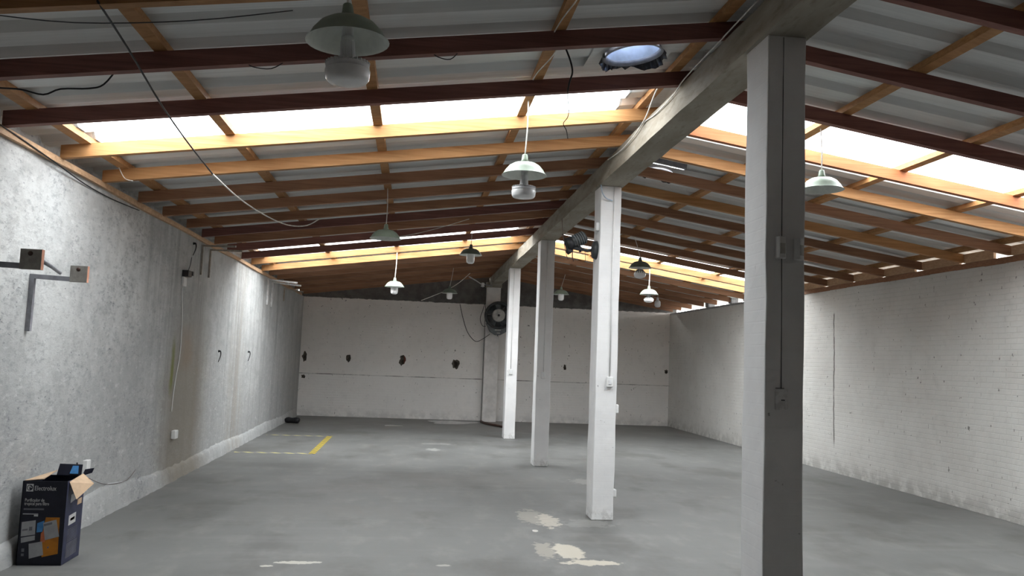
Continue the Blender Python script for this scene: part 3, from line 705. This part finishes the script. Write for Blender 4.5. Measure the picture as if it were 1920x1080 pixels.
part('guard_stub', MB().tube(smoothpath([(1.45, 8.02, 2.845), (1.475, 8.03, 2.80), (1.50, 8.04, 2.76), (1.52, 8.05, 2.70), (1.55, 8.05, 2.655)]), [.006]*8+[.02]*5+[.035]*3+[.03], 8), M_BLACK, t)
part('bracket', MB().beam((1.55, 8.05, 2.715), (1.68, 8.05, 2.695), .05, .025).beam((1.60, 8.05, 2.71), (1.60, 8.05, 2.685), .03, .02).beam((1.645, 8.05, 2.70), (1.65, 8.05, 2.67), .025, .02), M_BLACK, t)
part('wire', MB().tube(smoothpath([(1.57, 8.04, 2.70), (1.565, 8.03, 2.62), (1.58, 8.03, 2.57)]), .005).tube(smoothpath([(1.70, 8.05, 2.68), (1.705, 8.04, 2.6), (1.70, 8.04, 2.57)]), .0025).tube(smoothpath([(1.44, 8.0, 3.0), (1.46, 8.0, 2.8), (1.5, 8.0, 2.62), (1.52, 8.0, 2.58)]), .003), M_HOSE, t)

# fluorescent fitting before the gable
t = thing('strip_light', 'grey strip light tray hanging before the dark gable, behind the third column', 'light fitting', (3.1, 19.2, 3.57))
part('tray', MB().poly([(2.62, 19.05, 3.58), (3.62, 19.05, 3.58), (3.55, 19.05, 3.66), (2.70, 19.05, 3.66)], (0, .28, 0)), M_STEEL, t)
part('edge', MB().box(2.60, 3.64, 19.03, 19.05, 3.572, 3.592), M_WSTEEL, t)
for q in (19.12, 19.25): part('tube', MB().tube([(2.68, q, 3.565), (3.1, q, 3.565), (3.56, q, 3.565)], .014, 10), M_LED, t)
for q in (2.85, 3.4): part('hanger', MB().tube([(q, 19.19, 3.66), (q, 19.19, zr(q)+.05)] if zr(q)+.05 > 3.67 else [(q, 19.19, 3.62), (q, 19.19, 3.66)], .006), M_STEEL, t)

# ================================================================== SHELF BRACKETS ON THE LEFT WALL
def bracket(y, z, L, H_, w_, mat_, label, block=None, drop=.0, dy=0.0):
    t = thing('wall_bracket', label, 'bracket', (XL, y, z), 'steel L brackets on the left wall')
    part('upright', MB().box(XL+.001, XL+.001+w_, y-w_/2, y+w_/2, z-H_, z+w_/2), mat_, t)
    part('arm', MB().beam((XL+w_*.9, y, z), (XL+L, y+dy, z-drop), w_, w_), mat_, t)
    if block:
        b = part('wood_block', MB().box(XL+L-.115, XL+L+.002, y-.018, y+.016, z-drop-w_/2, z-drop+w_/2+.085), [M_WOODBLK, M_RAWEDGE], t, 'grey square wooden block on the end of the arm')
        b.data.polygons.foreach_set('material_index', [1 if p.normal.x > .9 else 0 for p in b.data.polygons])
        part('knot', MB().lathe([(0, -.002), (.014, -.002), (.014, .004), (0, .004)], 12, (XL+L-.06, y-.018, z-drop+.075), axis='y'), M_HOSE, b)
bracket(6.05, 2.005, .385, .39, .032, M_STEEL, 'grey L bracket whose full upright shows on the wall, wooden block on its arm', True, .012)
bracket(4.9, 1.985, .575, .39, .032, M_STEEL, 'grey bracket arm cut by the left picture edge, with the larger wooden block', True, .012)
single('steel_rod', MB().tube([(-2.19, 4.97, 2.02), (-2.35, 5.5, 2.03), (-2.51, 6.0, 2.035)], .013, 10), M_STEEL, 'short grey rod bridging the two wooden blocks on the near brackets', 'rod', (-2.35, 5.5, 2.03))
bracket(10.5, 2.83, .47, .37, .022, M_BSTEEL, 'nearer of the two dull thin brackets under the left plate, mid wall', None, .02, -.25)
bracket(10.9, 2.83, .46, .37, .022, M_BSTEEL, 'farther of the two dull thin brackets under the left plate, mid wall', None, .02, -.2)
bracket(15.13, 2.83, .58, .46, .03, M_WSTEEL, 'bright white bracket high on the far left wall, nearer of its pair', None, .06, -.35)
bracket(15.58, 2.82, .58, .46, .03, M_WSTEEL, 'bright white bracket high on the far left wall, farther of its pair', None, .06, -.3)
bracket(17.0, 2.82, .40, .26, .026, M_BSTEEL, 'small beige bracket near the far left corner', None, .05)

# fittings on the left wall
t = thing('wall_switch', 'white switch plate with a black gadget stuck above it, high on left wall', 'switch', (XL, 9.8, 2.33))
bevel(part('plate', MB().box(XL, XL+.03, 9.72, 9.84, 2.25, 2.36), M_WHITE, t), .005)
part('gadget', MB().box(XL, XL+.07, 9.73, 9.88, 2.37, 2.44).beam((XL+.03, 9.85, 2.42), (XL+.03, 10.02, 2.43), .02, .03).box(XL, XL+.05, 9.99, 10.04, 2.40, 2.45), M_BLACK, t)
part('wire', MB().tube(smoothpath([(XL+.03, 9.85, 2.43), (XL+.03, 9.93, 2.52), (XL+.02, 10.0, 2.62)]), .004), M_BLACK, t)
t = thing('wall_socket', 'small white socket low on the stained left wall, fed by a thin cable', 'socket', (XL, 9.82, .53))
bevel(part('housing', MB().box(XL, XL+.05, 9.76, 9.88, .48, .58), M_WHITE, t), .01)
part('cable', MB().tube(smoothpath([(XL+.006, 9.74, 2.23), (XL+.006, 9.84, 1.9), (XL+.006, 9.87, 1.6), (XL+.006, 9.85, 1.4), (XL+.006, 9.77, 1.2), (XL+.006, 9.71, .95), (XL+.006, 9.70, .8)]), .006), M_COLUMN, t)
t = thing('wall_socket', 'narrow white socket box with a black plug above the carton', 'socket', (XL, 7.3, .5))
bevel(part('housing', MB().box(XL, XL+.04, 7.26, 7.34, .44, .56), M_WHITE, t), .006)
part('plug', MB().box(XL, XL+.05, 7.11, 7.15, .36, .40), M_BLACK, t)
part('wire', MB().tube(smoothpath([(XL+.02, 7.13, .39), (XL+.02, 7.10, .45), (XL+.015, 7.13, .50), (XL+.012, 7.12, .56)]), .006), M_BLACK, t)
single('wall_cable', MB().tube(smoothpath([(XL+.02, 7.36, .40), (XL+.012, 7.7, .30), (XL+.012, 8.0, .25), (XL+.03, 8.3, .24), (XL+.012, 8.6, .3)]), .0025), M_HOSE, 'thin loose brown cable along the wall right of the carton', 'cable', (XL, 8, .3))
t = thing('junction_box', 'white plastic box at the left end of the dark rafter, by the wall corner', 'junction box', (-2.68, 5.33, 2.96))
bevel(part('housing', MB().box(-2.745, -2.695, 5.28, 5.40, 2.93, 3.02), M_WHITE, t), .008)
part('cover', MB().box(-2.738, -2.70, 5.274, 5.282, 2.94, 3.01), M_WHITE, t)

# ================================================================== CARTON
def text_mesh(s, size, name):
    cu = bpy.data.curves.new(name, 'FONT'); cu.body = s; cu.size = size; cu.extrude = .0004; cu.resolution_u = 2
    o = bpy.data.objects.new(name, cu); COL.objects.link(o); bpy.context.view_layer.update()
    me = bpy.data.meshes.new_from_object(o.evaluated_get(bpy.context.evaluated_depsgraph_get())); bpy.data.objects.remove(o); return me
BX0, BX1, BY0, BY1, BZ = -2.655, -2.36, 6.06, 6.36, .575
box = thing('carton', 'open navy appliance carton standing on the floor against the left wall', 'carton', ((BX0+BX1)/2, (BY0+BY1)/2, 0))
bc = MB()
th = .005
bc.box(BX0, BX1, BY0, BY0+th, .002, BZ).box(BX0, BX1, BY1-th, BY1, .002, BZ).box(BX0, BX0+th, BY0, BY1, .002, BZ).box(BX0, BX1, BY0, BY1, .0, .006)
ob = part('body', bc, M_CARTON, box)
part('side_panel', MB().box(BX1-th, BX1+.0006, BY0+.001, BY1-.001, .003, BZ), M_CARTON_SIDE, box)
def flap(P, mats, ext, name='flap', label=None):
    return part(name, MB().poly(P, ext), mats, box, label)
flap([(BX0+.10, BY1-.01, BZ), (BX0+.27, BY1-.01, BZ), (BX0+.265, BY1+.02, BZ+.075), (BX0+.105, BY1+.02, BZ+.078)], M_CARTON, (0, .005, 0), label='dark flap standing up at the back')
part('flap_print', MB().poly([(BX0+.19, BY1-.0125, BZ+.012), (BX0+.25, BY1-.0125, BZ+.012), (BX0+.24, BY1+.0105, BZ+.066), (BX0+.20, BY1+.0105, BZ+.066)], (0, .002, 0)), M_BLUEP, box)
flap([(BX0, BY0+.02, BZ-.004), (BX0, BY1-.05, BZ-.004), (BX0+.125, BY1-.06, BZ+.04), (BX0+.115, BY0+.05, BZ+.005)], M_KRAFT, (0, 0, .005), label='tan inner flap folded over the left side')
flap([(BX1+.003, BY0+.03, BZ-.01), (BX1+.004, BY1-.04, BZ+.015), (BX1+.095, BY1-.08, BZ-.045), (BX1+.06, BY0+.02, BZ-.125)], M_KRAFT, (-.003, 0, .005), label='tan flap hanging open on the right side')
flap([(BX1-.01, BY1-.03, BZ), (BX1+.05, BY1-.01, BZ+.02), (BX1+.06, BY1, BZ+.055), (BX1-.0, BY1-.01, BZ+.045)], M_CARTON, (0, .005, 0))
# front print, u to the right 0..1, v down 0..1
W_, YP = BX1-BX0, BY0-.0008
def uv(u, v): return (BX0+u*W_, YP, BZ*(1-v))
def quad(name, pts, mat_, lift=0.0, parent=box):
    return part(name, MB().poly([(uv(*p)[0], YP-lift, uv(*p)[2]) for p in pts], (0, .0014+lift, 0)), mat_, parent)
quad('emblem_square', [(.09, .035), (.245, .035), (.245, .125), (.09, .125)], M_PRINT)
cx, cz = uv(.1675, .08)[0], uv(.1675, .08)[2]
part('emblem_ring', MB().poly([(cx+.0195*math.cos(2*math.pi*k/24), YP-.0006, cz+.0195*math.sin(2*math.pi*k/24)) for k in range(24)], (0, .0012, 0)), M_CARTON, box)
em = MB().poly([(cx+.015*math.cos(math.pi/2+math.pi*k/12), YP-.0012, cz+.015*math.sin(math.pi/2+math.pi*k/12)) for k in range(13)]+[(cx-.004, YP-.0012, cz-.004)], (0, .001, 0))
em.poly([(cx, YP-.0012, cz+.015), (cx+.015, YP-.0012, cz), (cx+.004, YP-.0012, cz)], (0, .001, 0))
part('emblem_mark', em, M_PRINT, box)
def lettering(s, u, v, size, mat_, width):
    me = text_mesh(s, size, 'lettering'); xs = [q.co.x for q in me.vertices]; k = width*W_/(max(xs)-min(xs)); x0 = min(xs)
    for q in me.vertices:
        a, b, c_ = q.co; q.co = ((a-x0)*k, c_*-1, b)
    me.materials.clear(); me.materials.append(mat_)
    o = link('lettering', me, box); p = uv(u, v); o.location = Vector(p)-box.location-Vector((0, .0006, 0)); return o
lettering('Electrolux', .28, .11, .045, M_PRINT, .48)
lettering('Purificador de', .085, .245, .032, M_PRINT, .43)
lettering('tropical para filtro', .075, .287, .032, M_PRINT, .55)
quad('fine_print', [(.07, .325), (.52, .325), (.52, .345), (.07, .345)], M_PRINTDIM)
quad('fine_print', [(.06, .388), (.40, .388), (.40, .397), (.06, .397)], M_PRINT)
quad('fine_print', [(.31, .402), (.40, .402), (.40, .42), (.31, .42)], M_PRINT)
quad('picture_panel', [(.58, .43), (.89, .43), (.91, .86), (.56, .90), (.50, .70)], M_ORANGEP)
quad('picture_panel', [(.50, .62), (.56, .58), (.60, .72), (.50, .73)], M_REDP, .0004)
quad('picture_panel', [(.40, .50), (.55, .47), (.55, .60), (.40, .61)], M_BLUEP)
p1 = quad('picture_panel', [(.055, .49), (.36, .465), (.37, .635), (.06, .66)], M_PAPER, .0006)
p2 = quad('picture_panel', [(.065, .675), (.37, .645), (.375, .70), (.075, .735)], M_PAPER, .0006)
quad('printed_bar', [(.08, .575), (.2, .565), (.2, .585), (.08, .597)], M_PRINTGREY, .0012); quad('printed_bar', [(.23, .545), (.30, .54), (.30, .585), (.23, .59)], M_PRINTGREY, .0012)
quad('picture_panel', [(.53, .495), (.82, .455), (.91, .655), (.60, .70)], M_PAPER, .0008)
quad('printed_bar', [(.55, .51), (.73, .485), (.735, .51), (.56, .535)], M_PRINTGREY, .0014)
quad('picture_panel', [(.25, .745), (.54, .715), (.59, .875), (.28, .92)], M_PAPER, .0008)
quad('printed_dot', [(.66, .78), (.70, .77), (.70, .79), (.67, .80)], M_PRINTGREY, .0006)
quad('printed_dot', [(.10, .80), (.16, .80), (.16, .84), (.10, .84)], M_PRINTDIM); quad('printed_dot', [(.10, .86), (.16, .86), (.16, .89), (.10, .89)], M_PRINTDIM)
def sq(name, pts, mat_):     # on the right side, u along depth, v down
    part(name, MB().poly([(BX1+.0008, BY0+u*(BY1-BY0), BZ*(1-v)) for u, v in pts], (.001, 0, 0)), mat_, box)
sq('label', [(.22, .43), (.62, .42), (.62, .54), (.22, .55)], M_PRINT); sq('printed_bar', [(.32, .47), (.55, .465), (.55, .5), (.32, .505)], M_PRINTGREY)
sq('sticker', [(.25, .18), (.55, .17), (.72, .24), (.25, .28)], M_PAPER); sq('sticker', [(.65, .27), (.9, .265), (.9, .335), (.65, .34)], M_KRAFT)
for k in range(8): sq('fine_print', [(.2, .60+.02*k), (.75, .595+.02*k), (.75, .601+.02*k), (.2, .606+.02*k)], M_PRINTDIM)
for k in range(10): sq('fine_print', [(.2, .77+.018*k), (.8, .76+.018*k), (.8, .768+.018*k), (.2, .778+.018*k)], M_PRINTGREY)

# ================================================================== ON THE FLOOR
t = thing('floor_tape', 'yellow and black hazard tape marking a bay on the floor by the left wall', 'floor tape', (-1.5, 14, 0))
part('strip', MB().box(-1.51, -1.41, 12.62, 15.36, .0004, .0016), M_TAPE, t)
part('strip', MB().box(-2.60, -1.51, 12.60, 12.70, .0004, .0016), M_TAPE2, t)
part('strip', MB().box(-2.60, -1.51, 15.26, 15.34, .0004, .0016), M_TAPE2, t)
def puddle(cx, cy, rx, ry, seed, label):
    rnd = random.Random(seed); n = 28; P = []
    for k in range(n):
        a = 2*math.pi*k/n; q = 1+.18*math.sin(3*a+seed)+.1*math.sin(5*a)+rnd.uniform(-.04, .04); P.append((cx+rx*q*math.cos(a), cy+ry*q*math.sin(a), .0005))
    single('puddle', MB().poly(P, (0, 0, .002)), M_WATER, label, 'puddle', (cx, cy, 0))
puddle(.98, 19.25, .55, .5, 1, 'wide shallow puddle on the floor against the back wall, left of the pilaster')
puddle(-.38, 17.95, .19, .12, 2, 'small round puddle on the floor left of the wide puddle')
single('hose', MB().tube(smoothpath([(1.69, 19.5, .03), (1.72, 19.15, .03), (1.85, 18.73, .025), (2.0, 18.4, .025), (2.1, 18.11, .025)]), .028, 8), M_HOSE, 'short dark brown hose lying on the floor at the foot of the pilaster', 'hose', (1.85, 18.8, 0))
t = thing('rag', 'small black bundle on the floor by the far left wall', 'bundle', (-2.52, 17.9, 0))
rnd = random.Random(6); mb = MB(); pr = []
mb.tube(smoothpath([(-2.68, 17.95, .05), (-2.6, 17.92, .06), (-2.5, 17.9, .055), (-2.4, 17.86, .06), (-2.36, 17.85, .05)], 3), [.03, .045, .06, .065, .06, .055, .06, .065, .07, .065, .06, .05, .03], 10)
part('bundle', mb, M_BLACK, t)

# ================================================================== CABLES
def cable(pts, r, mat_, label, k=4):
    single('cable', MB().tube(smoothpath(pts, k), r), mat_, label, 'cable', pts[0])
cable([(-1.49, 3.70, 3.085), (-1.52, 4.2, 3.05), (-1.57, 4.9, 2.99), (-1.60, 5.6, 2.94), (-1.62, 6.4, 2.895)], .0055, M_BLACK, 'black cable crossing the near roof bays, upper part of the long sagging line')
cable([(-1.62, 6.4, 2.895), (-1.58, 7.2, 2.86), (-1.49, 8.0, 2.85), (-1.39, 8.7, 2.88), (-1.28, 9.3, 2.98), (-1.17, 9.6, 3.12)], .0065, M_CORD, 'pale lower part of the long sagging cable, ending at a far rafter')
cable([(-2.62, 4.75, 2.955), (-2.39, 4.75, 2.965), (-2.28, 4.75, 2.965), (-2.16, 4.75, 2.945), (-2.07, 4.75, 2.985), (-1.92, 4.75, 3.0), (-1.84, 4.75, 3.03), (-1.75, 4.70, 3.12)], .005, M_BLACK, 'black wavy cable slung below the second roof bay at upper left')
cable([(-2.2, 4.1, 3.14), (-1.75, 4.1, 3.13), (-1.2, 4.1, 3.19), (-.7, 4.1, 3.29)], .003, M_DKGREY, 'thin grey wire along the topmost roof bay at upper left')
cable([(.80, 4.58, 3.46), (.81, 4.60, 3.43), (.85, 4.62, 3.35), (.865, 4.62, 3.28), (.85, 4.62, 3.22), (.84, 4.62, 3.15), (.85, 4.62, 3.05), (.845, 4.62, 3.0), (.82, 4.62, 2.96), (.84, 4.62, 2.92), (.85, 4.62, 2.87)], [.0055]*20+[.0025]*21, M_BLACK, 'black wire dangling from a dark rafter before the left skylight')
cable([(1.775, 4.04, 3.555), (1.775, 4.61, 3.545), (1.775, 5.25, 3.535), (1.785, 5.5, 3.51), (1.79, 6.0, 3.505), (1.785, 6.3, 3.53), (1.78, 6.54, 3.49), (1.78, 6.98, 3.475), (1.78, 7.49, 3.51)], .005, M_CORD, 'white cable running along the upper left edge of the concrete beam')
cable([(1.70, 5.55, 3.60), (1.72, 5.76, 3.60), (1.77, 6.15, 3.55), (1.775, 6.3, 3.52)], .005, M_CORD, 'short white cable across the skylight gap beside the beam')
cable([(.79, 3.6, 3.505), (.80, 3.95, 3.495), (.75, 4.35, 3.49), (.735, 4.54, 3.485)], .004, M_CORD, 'white wire stapled under a batten in the topmost bay')
cable([(.80, 4.62, 3.49), (.79, 4.9, 3.485), (.74, 5.2, 3.48), (.73, 5.36, 3.48)], .004, M_CORD, 'white wire stapled under a batten beside the dangling black wire')
cable([(1.09, 19.97, 2.86), (1.16, 19.95, 2.58), (1.28, 19.93, 2.22), (1.43, 19.9, 2.01), (1.55, 19.85, 1.95), (1.71, 19.72, 2.04), (1.84, 19.7, 2.14)], .008, M_BLACK, 'long black cable looping on the back wall to the underside of the round fan')
cable([(1.69, 19.75, 2.89), (1.65, 19.75, 2.73), (1.59, 19.75, 2.51), (1.65, 19.72, 2.34), (1.73, 19.68, 2.33)], .007, M_BLACK, 'short dark cable curling at the left rim of the round fan')
cable([(-.64, 10.2, 2.98), (-.18, 10.22, 3.06), (.22, 10.24, 3.18), (.63, 10.25, 3.33)], .004, M_CORD, 'thin cord rising to the right above the deep green lamp')
cable([(.11, 17.2, 2.72), (.4, 17.2, 2.85), (.65, 17.2, 2.97), (.91, 17.2, 3.15), (1.13, 17.2, 3.36)], .007, M_CORD, 'slanting cord behind the small far lamp left of the fan')
cable([(XL+.038, 5.35, 2.915), (XL+.04, 5.7, 2.895), (XL+.04, 6.2, 2.86), (XL+.015, 6.8, 2.83), (XL+.01, 7.4, 2.825), (XL+.012, 8.1, 2.85)], .005, M_BLACK, 'dark wire following the near part of the left wall plate')
cable([(.02, 4.57, 3.31), (.06, 4.57, 3.285), (.13, 4.575, 3.28), (.18, 4.57, 3.33)], .003, M_BLACK, 'small black wire loop under the dark rafter right of the largest lamp')
cable([(-1.02, 4.57, 3.165), (-.98, 4.57, 3.14), (-.88, 4.575, 3.14), (-.80, 4.57, 3.19)], .003, M_BLACK, 'small black wire loop under the dark rafter left of the largest lamp')
for (yy, zz, lb) in ((11.75, 1.50, 'black hook nail in the left wall, nearer of the two at mid height'), (13.8, 1.50, 'black hook nail in the left wall, farther of the two at mid height'), (10.1, 2.80, 'black hook nail just under the left wall plate')):
    single('wall_hook', MB().tube(smoothpath([(XL, yy, zz), (XL+.03, yy, zz), (XL+.04, yy-.02, zz-.06), (XL+.02, yy-.05, zz-.15)]), [.018, .016, .014, .012, .01, .008, .008, .007, .006, .006, .005, .005, .004], 8), M_BLACK, lb, 'hook', (XL, yy, zz), 'hooks on the left wall')
cable([(-2.55, 7.02, 3.05), (-2.5, 7.05, 2.95), (-2.43, 7.05, 2.93)], .004, M_CORD, 'short white wire end hanging near the left end of a bright rafter')
t = thing('plaster_hook', 'pale slanted rod with a white insulator beside the beam before the gable', 'insulator', (1.62, 19.0, 3.35))
part('rod', MB().tube([(1.22, 18.9, 3.45), (1.40, 19.2, 3.40), (1.56, 19.5, 3.345)], .014, 8), M_WSTEEL, t)
part('insulator', MB().lathe([(0, .06), (.03, .06), (.05, .02), (.03, 0), (.05, -.03), (0, -.05)], 14, (1.60, 19.5, 3.32)), M_WHITE, t)
part('arm', MB().beam((1.62, 19.5, 3.34), (1.84, 19.6, 3.32), .02, .02), M_STEEL, t)
